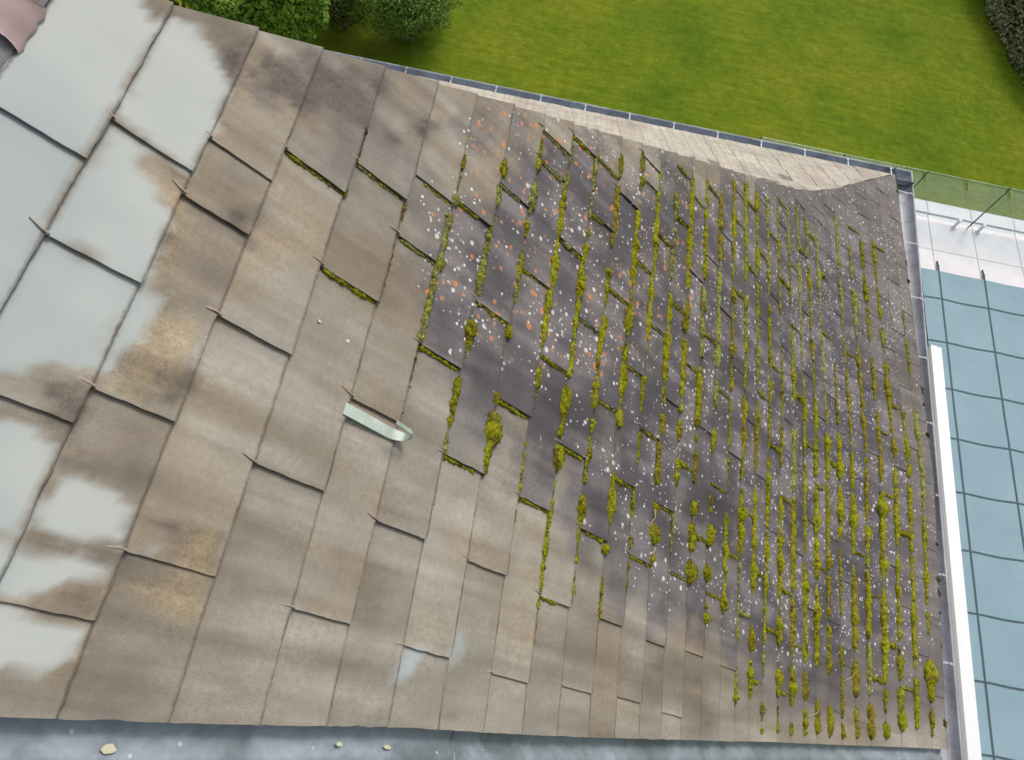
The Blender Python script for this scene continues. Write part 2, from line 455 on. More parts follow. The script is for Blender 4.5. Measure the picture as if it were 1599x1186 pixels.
# joints digitised for the big slates near the ridge (pixel of the upper end), the rest by half bond
EXPL = {0: [(-10,173)], 1: [(155,185),(62,372),(-60,600)], 2: [(312,217),(277,308),(130,606),(-10,937)], 3: [(442,242),(325,493),(179,860)],
        4: [(555,263),(487,414),(378,721)], 5: [(635,272),(615,372),(530,617),(440,948)], 6: [(692,303),(642,537),(573,812)], 7: [(770,285),(727,465),(682,710),(620,1008)]}
JOINTS = {}
for k in range(0, NK+1):
    if k in EXPL:
        ys = [hit(*p)[1] for p in EXPL[k]]
    else:
        b = .21 if k % 2 else .448
        ys = [b + .507*n + rng.uniform(-.014, .014) for n in range(-1, 12)]
        if k in (9, 11, 13, 15): ys.append(.185 if k == 9 else .29)      # cut pieces near the verge
        yh = y_hip(prof(k-.5)[0])
        if k % 2 == 0 and k > 7: ys.append(yh - rng.uniform(.10, .2))
    JOINTS[k] = sorted(ys)
slope = Slates()
jkeep = {}
for k in range(0, NK+1):
    kt = k-1
    i_mid = k - .5
    yh = y_hip(prof(i_mid)[0]); yv = y_verge(i_mid)
    js = [y for y in JOINTS[k] if yv+.05 < y < yh-.07]
    jl = []
    for y in js:
        if not jl or y - jl[-1] > .09: jl.append(y)
    jkeep[k] = jl
    edges = [None] + jl + [None]
    for e in range(len(edges)-1):
        a, b = edges[e], edges[e+1]
        if a is None: lo = lambda kk: y_verge(kk) - .012
        else: lo = (lambda a_: (lambda kk: a_))(a + rng.uniform(-.003, .003))
        lap = .075
        if b is None: hi = lambda kk: y_hip(prof(kk)[0]) + .012
        else: hi = (lambda b_: (lambda kk: min(b_, y_hip(prof(kk)[0])+.010)))(b + lap)
        ym = ((a if a is not None else yv) + (b if b is not None else yh))/2
        cx_, cy_ = px_of(surf(i_mid, ym))
        cd = zone(DARKZONE, cx_, cy_, 45, rng.uniform(-45, 45)); hue = rng.random(); rnd = rng.random()
        near = k <= 9
        wdt = (hi(i_mid)-lo(i_mid))
        ny = max(4, int(wdt/(.016 if near else .03))); ns = 14 if near else 7
        colfn = (lambda k_, cd_, h_, r_: (lambda P, kk, y: slate_colour(P, k_, cd_, h_, r_, kk*.1736, y)))(k, cd, hue, rnd)
        top = k-1-.42 if k > 0 else k-1.6
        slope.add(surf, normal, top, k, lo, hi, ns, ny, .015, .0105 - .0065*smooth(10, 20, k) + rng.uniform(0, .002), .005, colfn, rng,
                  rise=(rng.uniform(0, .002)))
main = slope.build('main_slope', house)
tag(main, 'mossy slate slope facing the pool, pale by the ridge and dark in the middle')

# boarding below the slates, and the slopes out of view
mb = MB()
rows = []
for i in range(-10, 67):
    k = i/2
    x, z, nx, nz = prof(k)
    rows.append([surf(k, yy, -.012) for yy in np.linspace(y_verge(k)-.02, y_hip(x)-.03, 10)])
mb.strip(rows); mb.build('roof_boarding', M_DECK, house)

side = Slates(); srng = random.Random(11)
def sfn(k, t):
    x, z, nx, nz = prof(k); return np.array([t, y_hip(x), z])
def snf(k, t):
    x, z, nx, nz = prof(k); l = math.hypot(nx, nz); return np.array([0, nx, nz])
def scol(P, kk, t):
    n = fbm(P[0]*3, P[1]*3, 2.0); n2 = fbm(P[0]*14, P[1]*14, 6)
    c = lerp3((.52, .475, .41), (.40, .35, .30), smooth(-.2, .5, n+.3*n2 - .25 + .5*smooth(1.8, 3.4, P[0])))
    v = 1 + .16*n2 + .12*noise.noise((P[0]*4.7, P[2]*6, 3))
    return tuple(q*v for q in c), (.12*smooth(0, .4, n), 0, .9)
for k in range(5, NK+1, 2):
    xe = prof(k-.5)[0]
    b = (0 if k % 4 == 1 else .105)
    js = [xe - .12 - b - .21*n for n in range(0, 40)]
    js = [j for j in js if j > -5.0]
    prev = None
    for n, j in enumerate(js[:int(2+k)]):
        lo = (lambda a_: (lambda kk: a_))(j)
        hi = (lambda kk: prof(kk)[0]-.022) if n == 0 else (lambda b_: (lambda kk: min(b_, prof(kk)[0]-.022)))(js[n-1]+.03)
        side.add(sfn, snf, k-2.5, k, lo, hi, 5, 4, .014, .004, .004, scol, srng)
so = side.build('hip_end_slope', house)
tag(so, 'pale beige slate hip end seen edge-on above its gutter')

# rear slope and far hip, plain boarding-backed slating (never in the photograph's view)
xr = prof(-1.6)[0]; zr = prof(-1.6)[1]
mb = MB()
xb = xr - 4.6
mb.hexa([(xb,-.3,4.75),(xr,-.3,zr-.06),(xr,y_hip(xr),zr-.06),(xb,5.4,4.75),(xb,-.3,4.8),(xr,-.3,zr-.01),(xr,y_hip(xr),zr-.01),(xb,5.4,4.8)])
mb.build('rear_slope', simple('rear_slate', (.30, .27, .23), .85), house)
mb = MB(); mb.box((xb+.5, -.25, 0), (3.15, 5.05, 4.78)); mb.build('wall', M_WALL, house)

# ridge: lead cap with a red mortar patch
mb = MB(); rows = []
yr1 = y_hip(prof(-1.3)[0]) + .12
for i in range(0, 41):
    y = -.4 + (yr1+.4)*i/40
    row = []
    for q, (k, off) in enumerate(((-1.02, .026), (-1.25, .031), (-1.6, .034), (-1.95, .05), (-2.2, .09), (-2.45, .12))):
        P = surf(k, y, off + .006*fbm(y*5, q*.7, 2)); row.append(P)
    P0 = row[-1]
    row.append(P0 + np.array([-.10, 0, .0])); row.append(P0 + np.array([-.20, 0, -.08])); row.append(P0 + np.array([-.42, 0, -.33]))
    e = surf(-1.02, y, .024); row.insert(0, e)
    rows.append(row)
mb.strip(rows); cap = mb.build('ridge_capping', M_LEAD, house, True)
mb = MB()
rows = []
for i in range(9):
    ypx = 22 + 8*i
    y = y_at_row(-1.05, ypx)
    wdt = .02 + .12*math.sin(math.pi*i/8)**.6 + .02*fbm(i*.5, 3, 0)
    rows.append([surf(-1.0+.03+.05*fbm(i*.9, 1, 0), y, .026)] + [surf(-1.0 - wdt*q*3.2, y, .034+.014*math.sin(q*.7)) for q in range(0, 5)])
mb.strip(rows); mb.build('mortar_patch', M_MORTAR, cap, True)

# verge: zinc lining dressed along the cut slates
mb = MB(); rows = []
sec = [(.09, -.004), (.03, -.004), (-.012, -.006), (-.030, -.014), (-.050, -.010), (-.066, .002), (-.082, .008), (-.10, .002), (-.13, -.006), (-.19, .006), (-.26, .045), (-.27, .05), (-.275, -.12)]
for i in range(0, 71):
    k = -2 + i*.5
    yv = y_verge(k)
    rows.append([surf(k, yv+dy, dn + .003*fbm(k*.4, dy*9, 7)) for dy, dn in sec])
mb.strip(rows); vg = mb.build('verge_flashing', M_ZINC, house, True)
mb = MB(); rows = []
yv0 = y_verge(7.6)
for dk in (-.02, .0, .02):
    rows.append([surf(7.6+dk, yv0+dy-.002, dn + (.006 if dk == 0 else .002)) for dy, dn in sec[2:10]])
mb.strip(rows); mb.build('seam', M_ZINC, vg)

# gutters: half-round troughs with bead and brackets
def gutter(name, A, B, out, mat, rad=.075, n_br=10, label=None):
    A, B, out = Vector(A), Vector(B), Vector(out).normalized()
    d = (B-A)
    sec = []
    for q in range(0, 13):
        an = math.pi + math.pi*q/12
        sec.append((rad*math.cos(an)+rad, rad*math.sin(an)))
    bead = [(2*rad+.009-.009*math.cos(x), .009*math.sin(x)) for x in np.linspace(0, math.pi*1.6, 8)]
    mb = MB(); full = [(-.005, .03)] + sec + bead
    # give the sheet thickness on the outside
    rows = [[P + out*a + Vector((0, 0, z)) for a, z in full] for P in (A, A+d*.25, A+d*.5, A+d*.75, B)]
    mb.strip(rows)
    mb2 = [[P + out*(rad+(a-rad)*1.05) + Vector((0, 0, z*1.05-.003)) for a, z in sec] for P in (A, B)]
    mb.strip(mb2)
    for P in (A, B):
        n = len(mb.v); mb.v += [tuple(P + out*a + Vector((0, 0, z))) for a, z in sec]; mb.f.append(tuple(range(n, n+len(sec))))
    g = mb.build(name, mat, house, False)
    if label: g['label'] = label
    for i in range(n_br):
        P = A + d*((i+.5)/n_br)
        t = d.normalized()*.006
        m2 = MB()
        p = [P+out*0+Vector((0, 0, .012)), P+out*(2*rad)+Vector((0, 0, .006)), P+out*(2*rad+.022)+Vector((0, 0, .004)), P+out*(2*rad+.022)+Vector((0, 0, -.03))]
        m2.strip([[q-t for q in p], [q+t for q in p]])
        m2.tube([P+out*(2*rad-.02)+Vector((0, 0, .004)), P+out*(2*rad-.02)+Vector((0, 0, .014))], .009, 8)
        m2.build('gutter_bracket', mat, g)
    return g
ZG = prof(NK)[1] - .03
c0 = at_z(1424, 268, ZG); c1 = at_z(1467, 796, ZG); c2 = at_z(1503, 1180, ZG)
XE = prof(NK)[0]
dirE = (c2-c0)/np.linalg.norm(c2-c0); outE = np.array([-dirE[1], dirE[0], 0]); outE = outE if outE[0] > 0 else -outE
GW = .17
gutter('eaves_gutter', c0-outE*GW, c2+dirE*.35-outE*GW, outE, M_GUT, .077, 9, 'pale grey gutter along the eaves above the pool')
gutter('hip_end_gutter', (-4.5, c0[1]-.165, ZG), (c0[0]-.004, c0[1]-.165, ZG), (0, 1, 0), M_GUT2, .075, 19, 'blue-grey gutter with brackets along the lawn side')

# slate hooks: a bent wire over the edge of the slate above each joint
mh = []
for k in range(1, 14):
    for y in jkeep[k]:
        P = surf(k-1, y)
        mh.append((depth_of(P), k, y))
mh.sort()
for d_, k, y in mh[:98]:
    m2 = MB(); sk = rng.uniform(-.01, .01)
    pts = [surf(k-1-.17+rng.uniform(-.03, .02), y+.006+sk, .027), surf(k-1-.04, y+.004, .031), surf(k-1+.03, y+.003, .031), surf(k-1+.05, y+.002, .014), surf(k-1+.10, y, .012)]
    m2.tube(pts, .0026, 6); m2.build('slate_hook', M_HOOK, house)

# roof-ladder hook: flat galvanised bar curled up at the end
k0, y0 = hit(525, 640)
path = [(.88*i/8, .030-.003*i/8) for i in range(9)]
for i in range(1, 19):
    an = -math.pi/2 + math.pi*1.02*i/18
    path.append((.88 + (.034*math.cos(an))/.1736 + .10*min(1, i/6), .027+.034+.034*math.sin(an)))
path += [(path[-1][0]-.07*i, path[-1][1]+.002*i) for i in range(1, 5)]
mb = MB(); rows = []
for q, (dk, n) in enumerate(path):
    k = k0+dk
    wv = .0155 - .010*smooth(8, 22, q)
    P = [surf(k, y0-wv, n), surf(k, y0+wv, n), surf(k, y0+wv, n+.004), surf(k, y0-wv, n+.004)]
    pa, pb = path[max(0, q-1)], path[min(len(path)-1, q+1)]
    tg = surf(k0+pb[0], y0, pb[1]) - surf(k0+pa[0], y0, pa[1]); tg /= np.linalg.norm(tg)
    sh = np.cross(tg, np.array([0, 1.0, 0])); sh = sh/np.linalg.norm(sh)*.004
    if sh @ normal(k, y0) < 0 and q < 8: sh = -sh
    P = [surf(k, y0-wv, n), surf(k, y0+wv, n), surf(k, y0+wv, n)+sh, surf(k, y0-wv, n)+sh]
    rows.append(P)
mb.strip(rows, True); mb.f.append((0, 1, 2, 3)); nn = len(mb.v); mb.f.append((nn-1, nn-2, nn-3, nn-4))
lh = mb.build('roof_hook', M_STRIP, house, False)
tag(lh, 'curled flat galvanised roof hook')

# ------------------------------------------------------------------ moss
ORD = ['zeroth','first','second','third','fourth','fifth','sixth','seventh','eighth','ninth','tenth','eleventh','twelfth','thirteenth','fourteenth','fifteenth','sixteenth','seventeenth','eighteenth','nineteenth','twentieth']
ORD += ['twenty-'+ORD[i] for i in range(1, 10)] + ['thirtieth'] + ['thirty-'+ORD[i] for i in range(1, 6)]
RUNS = {
 3: [[(200,4),(255,5)],[(293,5),(308,6)]],
 4: [[(318,4),(345,5)],[(362,3),(410,4),(472,6)]],
 5: [[(244,6),(255,10),(265,6)],[(275,4),(298,6)],[(304,7),(312,12),(325,10)],[(335,9),(360,10),(385,11),(410,11),(440,10),(470,11),(500,12),(535,12)],[(545,4),(580,4),(650,3)]],
 6: [[(248,9),(262,11),(277,8)],[(288,8),(310,12),(322,9)],[(333,9),(360,9),(385,11),(410,12),(440,10),(462,9)],[(498,14),(512,24),(525,18),(545,9),(575,6)],[(588,9),(615,8),(640,7),(668,8)],[(675,7),(712,9)],[(755,3),(770,4),(800,2)]],
 7: [[(218,4),(250,6),(268,8)],[(280,7),(301,11),(321,11),(335,5)],[(345,6),(358,8),(372,5)],[(390,5),(398,8),(425,10),(450,8),(475,6)],[(505,6),(520,10),(530,7)],[(612,8),(625,12),(634,8)],[(643,16),(655,27),(668,29),(682,26),(692,13),(705,10),(742,8)]],
 8: [[(222,5),(240,7),(258,6)],[(268,6),(301,8),(335,9),(360,10),(382,9),(400,12),(420,16),(435,14),(450,10),(490,10),(515,12),(530,9),(550,6)],[(570,9),(582,14),(594,14),(612,8),(650,5)],[(690,4),(755,5),(775,6)],[(793,4),(806,4),(828,3)]],
 9: [[(238,5),(262,6),(300,6)],[(308,6),(322,8),(345,6)],[(358,6),(366,9),(374,7)],[(380,8),(391,10),(421,7),(440,12),(452,15),(466,10),(480,12),(500,9),(520,8),(570,7),(590,7)],[(602,12),(617,17),(632,14),(657,10),(672,8),(685,9)],[(694,14),(708,18),(722,18),(736,11)],[(748,6),(762,6),(810,7),(867,7),(900,7),(960,5),(1010,4)]],
 10:[[(240,6),(262,9),(280,7)],[(290,7),(301,8),(326,10),(353,8),(388,6)],[(420,7),(431,9),(456,7),(482,4)],[(492,13),(503,16),(515,13),(533,10),(583,8),(600,9),(625,12),(640,12)],[(652,10),(665,12),(690,9),(703,10),(755,5)],[(771,11),(785,15),(800,14),(812,8),(830,6),(880,6)],[(886,7),(893,8),(943,6)]],
 11:[[(240,5),(250,7),(268,6)],[(275,5),(288,7),(301,5)],[(315,7),(336,10),(358,7),(386,10),(408,11),(443,9),(468,9),(485,12),(496,14),(512,9),(525,6)],[(535,8),(551,12),(570,10),(590,15),(604,17),(620,8),(640,8),(657,16),(668,10)],[(735,7),(752,10),(770,15),(785,18),(800,16),(818,8),(845,6)],[(848,9),(857,14),(866,9)],[(900,4),(938,7),(972,4)]],
 12:[[(262,5),(285,6),(306,8),(346,9),(375,9),(396,11),(420,9),(433,8),(458,9),(501,9),(528,10),(545,7),(562,5)],[(585,6),(597,7),(645,4)],[(672,7),(682,9),(700,6),(715,9),(728,7)],[(752,3),(792,6),(806,4)],[(836,6),(847,9),(858,7)],[(874,6),(890,6),(932,4)]],
 13:[[(300,6),(316,8),(346,7)],[(356,6),(383,5),(408,6),(436,7)],[(458,8),(471,10),(508,9),(546,10),(583,9),(612,10),(630,8)],[(645,8),(658,11),(672,11),(680,6)],[(685,7),(694,9),(712,7),(730,10),(745,12),(757,6)],[(782,6),(790,9),(800,9),(808,8)],[(815,14),(828,20),(840,21),(851,12)],[(862,8),(873,12),(886,8)]],
 14:[[(266,4),(290,6),(306,9),(318,11),(346,9),(383,11),(402,8),(416,9),(446,8),(455,6)],[(465,8),(471,10),(503,9),(520,7)],[(528,10),(542,12),(573,10),(590,10),(607,11),(645,8)],[(655,8),(664,9),(690,8)],[(715,8),(727,11),(735,10),(748,8),(762,8)],[(775,3),(792,4),(842,5),(866,4)]],
 15:[[(280,5),(308,7),(346,6),(366,7),(392,7),(420,9),(440,8)],[(448,8),(470,9),(508,8),(527,9),(560,8)],[(572,9),(612,10),(655,11),(668,8)],[(676,7),(683,10),(690,8)],[(703,8),(717,10),(733,9),(755,6)],[(780,12),(793,15),(806,11)],[(814,12),(826,16),(838,17),(850,12),(862,8)],[(872,14),(882,22),(895,25),(905,18),(912,8)]],
 16:[[(300,6),(320,7),(352,8),(392,8),(410,9)],[(418,8),(445,9),(472,7),(505,9),(540,10),(556,12),(575,9)],[(592,8),(606,9),(620,11),(640,7)],[(668,7),(682,10),(698,8),(710,5)],[(772,6),(784,9),(800,6)],[(816,11),(830,17),(842,16),(855,9)],[(880,12),(892,14),(908,12)],[(936,6),(951,8)],[(954,12),(963,15),(974,10)]],
}
rng = random.Random(21)
def rand_runs(k):
    top = {17: 268, 18: 275, 19: 280, 20: 290, 21: 300, 22: 310, 23: 315, 24: 320, 25: 345, 26: 385, 27: 330, 28: 365, 29: 370, 30: 365, 31: 400, 32: 470}[k]
    bot = {17: 985, 18: 1050, 19: 1060, 20: 1135, 21: 1145, 22: 1150, 23: 1150, 24: 1150, 25: 1150, 26: 1150, 27: 1145, 28: 1140, 29: 1130, 30: 1125, 31: 1110, 32: 1120}[k]
    y = top + rng.uniform(0, 25); out = []
    dens0 = {31: .55, 32: .45, 30: .7, 26: .8}.get(k, 1.0)
    while y < bot:
        low = y > 640 + rng.uniform(-60, 60)
        L = rng.uniform(60, 180) if not (k > 26 and y < 520) else rng.uniform(30, 90)
        if y > 940: L = min(L, rng.uniform(30, 85))
        base = rng.uniform(3.8, 5.6) if not low else rng.uniform(4.4, 8.2)
        if low and k >= 22: base *= rng.uniform(1.0, 1.3)
        if k >= 21 and y > 980: base *= 1.15
        n = max(3, int(L/13)); run = []
        for i in range(n+1):
            ww = base*(.8 + .45*rng.random())
            if rng.random() < .16: ww *= 1.8
            run.append((y + L*i/n, ww))
        run[0] = (run[0][0], run[0][1]*.6); run[-1] = (run[-1][0], run[-1][1]*.6)
        dens = 1.0 if y > 560 and k < 32 else (.8 if y > 560 else dens0)
        if rng.random() < dens: out.append(run)
        y += L + (rng.uniform(3, 14) if rng.random() < .8 else rng.uniform(20, 50))
    return out
GREEN, OLIVE, PALEG, BROWN, RED = (.35, .375, .015), (.32, .30, .022), (.37, .42, .14), (.20, .14, .05), (.22, .10, .04)
def moss_mesh(path, mat_rng, kind):
    """path: list of (point, normal, tangent, radius): a lumpy half-buried cushion strip, with leaf tufts"""
    v, f, c = [], [], []
    pts = [np.array(p[0]) for p in path]
    L = [0.0]
    for i in range(1, len(pts)): L.append(L[-1] + float(np.linalg.norm(pts[i]-pts[i-1])))
    rmean = sum(p[3] for p in path)/len(path)
    step = max(.0045, rmean*.42)
    n = max(6, int(L[-1]/step)); n = min(n, 140)
    K = 9; seed = mat_rng.random()*50
    for i in range(n+1):
        s = L[-1]*i/n
        j = max(q for q in range(len(L)) if L[q] <= s+1e-9); j = min(j, len(L)-2)
        t = (s-L[j])/max(1e-9, L[j+1]-L[j])
        P = pts[j]*(1-t)+pts[j+1]*t
        N = path[j][1]*(1-t)+path[j+1][1]*t; T = path[j][2]*(1-t)+path[j+1][2]*t
        r = path[j][3]*(1-t)+path[j+1][3]*t
        e = min(s, L[-1]-s)/max(r*1.1, 1e-6)
        r *= math.sqrt(max(.02, 1-(1-min(1, e))**2))
        nz = .75 if r < .019 else .25
        r *= max(.18, .95 + nz*fbm(s/rmean*.33, seed, 1.0, 4))
        P = P + T*rmean*.35*fbm(s/rmean*.3, seed, 9.0, 2)
        for q in range(K):
            a = math.pi*(-.12 + 1.24*q/(K-1))
            rr = r*(1 + .45*fbm(s*110, q*1.1, seed, 3))
            v.append(P + T*rr*math.cos(a) + N*(rr*.85*math.sin(a)))
            m = fbm(s*22, q*.3, seed+3, 3)
            base = kind
            cc = lerp3(base, BROWN, smooth(.12, .6, m)*.7)
            cc = lerp3(cc, OLIVE, smooth(.0, .4, -m)*.7)
            hgt = math.sin(a); 
            cc = tuple(x*(1+.15*fbm(s*60, q, seed, 2)) for x in cc)
            c.append(cc)
    for i in range(n):
        for q in range(K-1):
            f.append((i*K+q, (i+1)*K+q, (i+1)*K+q+1, i*K+q+1))
    f.append(tuple(range(K))); f.append(tuple(reversed(range(n*K, n*K+K))))
    nf = len(f); nb = n*(K-1)
    # tufts
    area = L[-1]*rmean*2.6
    for _ in range(int(min(900, max(40, area/1.1e-5)))):
        q = f[mat_rng.randrange(nb)]
        P = (v[q[0]]+v[q[2]])/2
        E1 = v[q[1]]-v[q[0]]; E2 = v[q[3]]-v[q[0]]
        N = np.cross(E2, E1); ln = np.linalg.norm(N)
        if ln < 1e-12: continue
        N = N/ln
        if N[2] < -.1: N = -N
        d = N + np.array([mat_rng.uniform(-.8, .8) for _ in range(3)])
        h = mat_rng.uniform(.002, .0065); wd = mat_rng.uniform(.0008, .002)
        sd = np.cross(d, np.array([mat_rng.uniform(-1, 1), mat_rng.uniform(-1, 1), .3])); sd = sd/max(1e-9, np.linalg.norm(sd))*wd
        b0 = P + E1*mat_rng.uniform(-.5, .5) + E2*mat_rng.uniform(-.5, .5)
        i0 = len(v); v += [b0-sd, b0+sd, b0+d*h]; f.append((i0, i0+1, i0+2))
        cb = c[q[0]]; g = mat_rng.uniform(.8, 1.45)
        c += [tuple(x*.8 for x in cb)]*2 + [tuple(x*g for x in cb)]
    return v, f, c
n_moss = [0]
def moss_obj(path, label, kind):
    v, f, c = moss_mesh(path, rng, kind)
    org = v[0].copy()
    o = link('moss_clump', [p-org for p in v], f, M_MOSS, None, True)
    o.location = org
    ca = o.data.color_attributes.new('Col', 'FLOAT_COLOR', 'POINT')
    ca.data.foreach_set('color', np.concatenate([np.array(c), np.ones((len(c), 1))], 1).astype('f').ravel())
    tag(o, label, 'moss', 'moss growing along the slate edges'); n_moss[0] += 1
    return o
def kind_for(k, ypx):
    x = rng.random()
    if k <= 5 and ypx > 535: return RED
    if ypx < 420 and k >= 5: return PALEG if x < .5 else (OLIVE if x < .75 else GREEN)
    if k <= 4: return BROWN if x < .5 else OLIVE
    return GREEN if x < .55 else (OLIVE if x < .85 else PALEG)
for k in range(3, NK):
    runs = RUNS[k] if k in RUNS else rand_runs(k)
    for n, run in enumerate(runs):
        path = []
        for yp, ww in run:
            y = max(y_at_row(k, yp, .02), y_verge(k)+.02)
            P0 = surf(k, y, .026); dp = depth_of(P0); r = ww*.5*dp/FPX*1.32
            N = normal(k, y)
            T = surf(k+.05, y)-surf(k-.05, y); T /= np.linalg.norm(T)
            path.append((P0 + T*r*.12, N, T, r))
        mx = max(q[1] for q in run); ln = run[-1][0]-run[0][0]
        kd = kind_for(k, run[0][0])
        if mx >= 14: kd = GREEN
        look = ('fat yellow-green moss cushion' if mx >= 18 else 'lumpy green moss ridge' if mx >= 10 else 'short moss tuft' if ln < 32 else 'thin moss strip')
        if kd is PALEG: look = look.replace('moss', 'pale moss')
        if kd is RED or kd is BROWN: look = look.replace('moss', 'brown moss').replace('green ', '')
        moss_obj(path, f'{look}, {ORD[n+1]} from the hip along the {ORD[k+1]} slate edge down', kd)
# moss in the side joints
DJ = [hit(*p) for p in ((442,242),(490,415),(615,372),(692,303),(642,537),(727,465),(682,711),(760,622),(800,782),(895,837),(832,933),(868,1018))]
for k in range(3, NK):
    cnt = 0
    for y in reversed(jkeep[k]):
        P = surf(k-.5, y); x_, yp = px_of(P)
        z = zone(DARKZONE, x_, yp, 30, 25)
        if k <= 9: pr = z*1.0 if z > .4 else (.75 if (k in (3, 4) and 230 < yp < 480) or (k in (5, 6) and yp < 420) else .0)
        else: pr = (.85 if k < 16 else .55)*z + .15*(yp > 900)
        if x_ > 1250: pr *= .75
        if any(abs(yy-y) < .03 and abs(kq-(k-1)) < .5 for kq, yy in DJ): pr = 1
        if rng.random() > pr: continue
        ww = (rng.uniform(6, 9) if k < 12 else rng.uniform(4.5, 8))
        if yp > 700 and k > 18: ww *= 1.2
        path = []
        a, b = (.05, .97) if rng.random() < .7 else (rng.uniform(0, .3), rng.uniform(.6, 1))
        for q in range(5):
            kk = k-1+a+(b-a)*q/4
            Pq = surf(kk, y-.005, .019+.004*q/4); r = ww*.5*depth_of(Pq)/FPX*(.55+.6*rng.random())
            path.append((Pq, normal(kk, y), np.array([0, -1.0, 0]), r))
        cnt += 1
        kd = kind_for(max(6, k), yp)
        moss_obj(path, f'moss in a side joint, {ORD[cnt]} from the hip in the {ORD[k+1]} slate course down', kd)
# dark dead clumps along the eave edge
for n, yp in enumerate((300, 412, 440, 610, 632, 680, 850, 905, 925, 960, 1010, 1130)):
    y = y_at_row(NK, yp, .02); P0 = surf(NK-.04, y, .02)
    r = rng.uniform(.012, .022); L = rng.uniform(.015, .04)
    path = [(P0 + np.array([0, dy, 0]), normal(NK, y), np.array([.85, 0, -.5]), r*q) for dy, q in ((-L, .6), (0, 1), (L, .7))]
    o = moss_obj(path, f'dark dead moss lump at the eave edge, {ORD[n+1]} from the hip corner', (.045, .03, .022))
    o.name = 'dead_moss'; o['group'] = 'dead moss lumps along the eave edge'

# straws and flakes lying on the roof
for i, (x0, y0_, x1, y1_, lab) in enumerate(((1310, 1062, 1326, 1048, 'bent pale straw by a moss strip near the eave'), (1253, 1117, 1268, 1105, 'curved pale straw over a moss clump near the verge'), (1002, 822, 1010, 795, 'reddish straw standing in a fat moss cushion mid roof'))):
    k, y = hit((x0+x1)/2, (y0_+y1_)/2)
    a, b = hit(x0, y0_), hit(x1, y1_)
    m2 = MB(); m2.tube([surf(a[0], a[1], .03), surf(k, y, .05), surf(b[0], b[1], .035)], .002, 5)
    tag(m2.build('straw', M_STRAW), lab, 'straw')
for (x, y, wx, wy, on, lab) in ((457, 473, .016, .010, 1, 'cream flake on a brown slate above the curled roof hook'), (537, 537, .014, .006, 1, 'thin cream flake on a slate just above the curled roof hook'), (490, 505, .004, .004, 1, 'tiny cream speck on a brown slate left of the flakes'),
                                (168, 1168, .013, .009, 0, 'large cream flake on the dark wet zinc at far left'), (527, 1160, .009, .005, 0, 'oval cream flake on the zinc verge'), (602, 1165, .012, .005, 0, 'long cream flake on the zinc verge right of the oval one')):
    k, yy = hit(x, y)
    n = 9; m2 = MB(); top = []; bot = []
    h0 = .0235 if on else .0065
    for q in range(n):
        a = 2*math.pi*q/n; rr = rng.uniform(.65, 1.15)
        top.append(surf(k+wx*rr*math.cos(a)/.17, yy+wy*rr*math.sin(a), h0+.0012)); bot.append(surf(k+wx*rr*math.cos(a)/.17, yy+wy*rr*math.sin(a), h0-.004))
    m2.strip([bot, top], True); m2.f.append(tuple(range(n, 2*n)))
    tag(m2.build('cream_flake', M_FLAKE), lab, 'flake')

# ------------------------------------------------------------------ ground
def lawn_material():
    m, t, b = new_mat('lawn')
    n1 = noise_n(t, .55, 5, .6); n2 = noise_n(t, 5.5, 5, .7); n3 = noise_n(t, 30, 6, .85)
    mp = nd(t, 'ShaderNodeMapping', Scale=(1.2, 9, 1), Rotation=(0, 0, .18)); t.links.new(pos(t), mp.inputs[0])
    n4 = noise_n(t, 1.0, 5, .65, mp.outputs[0])
    r = ramp(t, n1, [(.3, (.092, .155, .009)), (.5, (.145, .198, .012)), (.72, (.210, .228, .018))])
    r2 = ramp(t, n2, [(.3, (.72, .78, .6)), (.7, (1.22, 1.18, 1.2))])
    r3 = ramp(t, n3, [(.36, (.68, .72, .68)), (.64, (1.3, 1.26, 1.2))])
    r4 = ramp(t, n4, [(.35, (.84, .88, .8)), (.65, (1.12, 1.1, 1.1))])
    c = r.outputs[0]
    for q in (r2, r3, r4): c = mixc(t, 1.0, c, q.outputs[0], 'MULTIPLY')
    t.links.new(c, b.inputs['Base Color']); b.inputs['Roughness'].default_value = .95; b.inputs['Specular IOR Level'].default_value = .1
    bump(t, b, n3, .7, .03)
    return m
mb = MB(); mb.strip([[(-300, -300, 0), (300, -300, 0)], [(-300, 500, 0), (300, 500, 0)]])
tag(mb.build('lawn', lawn_material()), kind='structure')

# terrace of white slabs with a coping at the lawn edge
def paving_material():
    m, t, b = new_mat('white_paving')
    n = noise_n(t, 3, 5, .6); n2 = noise_n(t, 60, 4, .6)
    r = ramp(t, n, [(.3, (.70, .665, .685)), (.7, (.80, .77, .785))]); r2 = ramp(t, n2, [(.3, (.92, .92, .92)), (.7, (1.05, 1.05, 1.05))])
    t.links.new(mixc(t, 1.0, r.outputs[0], r2.outputs[0], 'MULTIPLY'), b.inputs['Base Color']); b.inputs['Roughness'].default_value = .6
    bump(t, b, n2, .1, .002); return m
YT1, YT0 = 1.063*H, .895*H
XS0, DXS = .781*H, .088*H
mb = MB(); rows_y = [(YT0-.05, .945*H), (.945*H+.012, YT1-.30), (YT1-.288, YT1)]
for ri, (ya, yb) in enumerate(rows_y):
    for c in range(-4, 16):
        xa = XS0 + DXS*c + (.0 if ri < 2 else .0)
        mb.box((xa+.007, ya, .0), (xa+DXS-.007, yb, .05 + (.03 if ri == 2 else 0)))
mb.box((XS0-4*DXS, YT0-.05, -.2), (XS0+16*DXS, YT1-.004, .035))
tag(mb.build('terrace', paving_material()), kind='structure')
mb = MB(); mb.box((3.3, -6, -.2), (7.2, YT0-.06, .05)); tag(mb.build('path', simple('grey_paving', (.55, .54, .52), .8)), kind='structure')
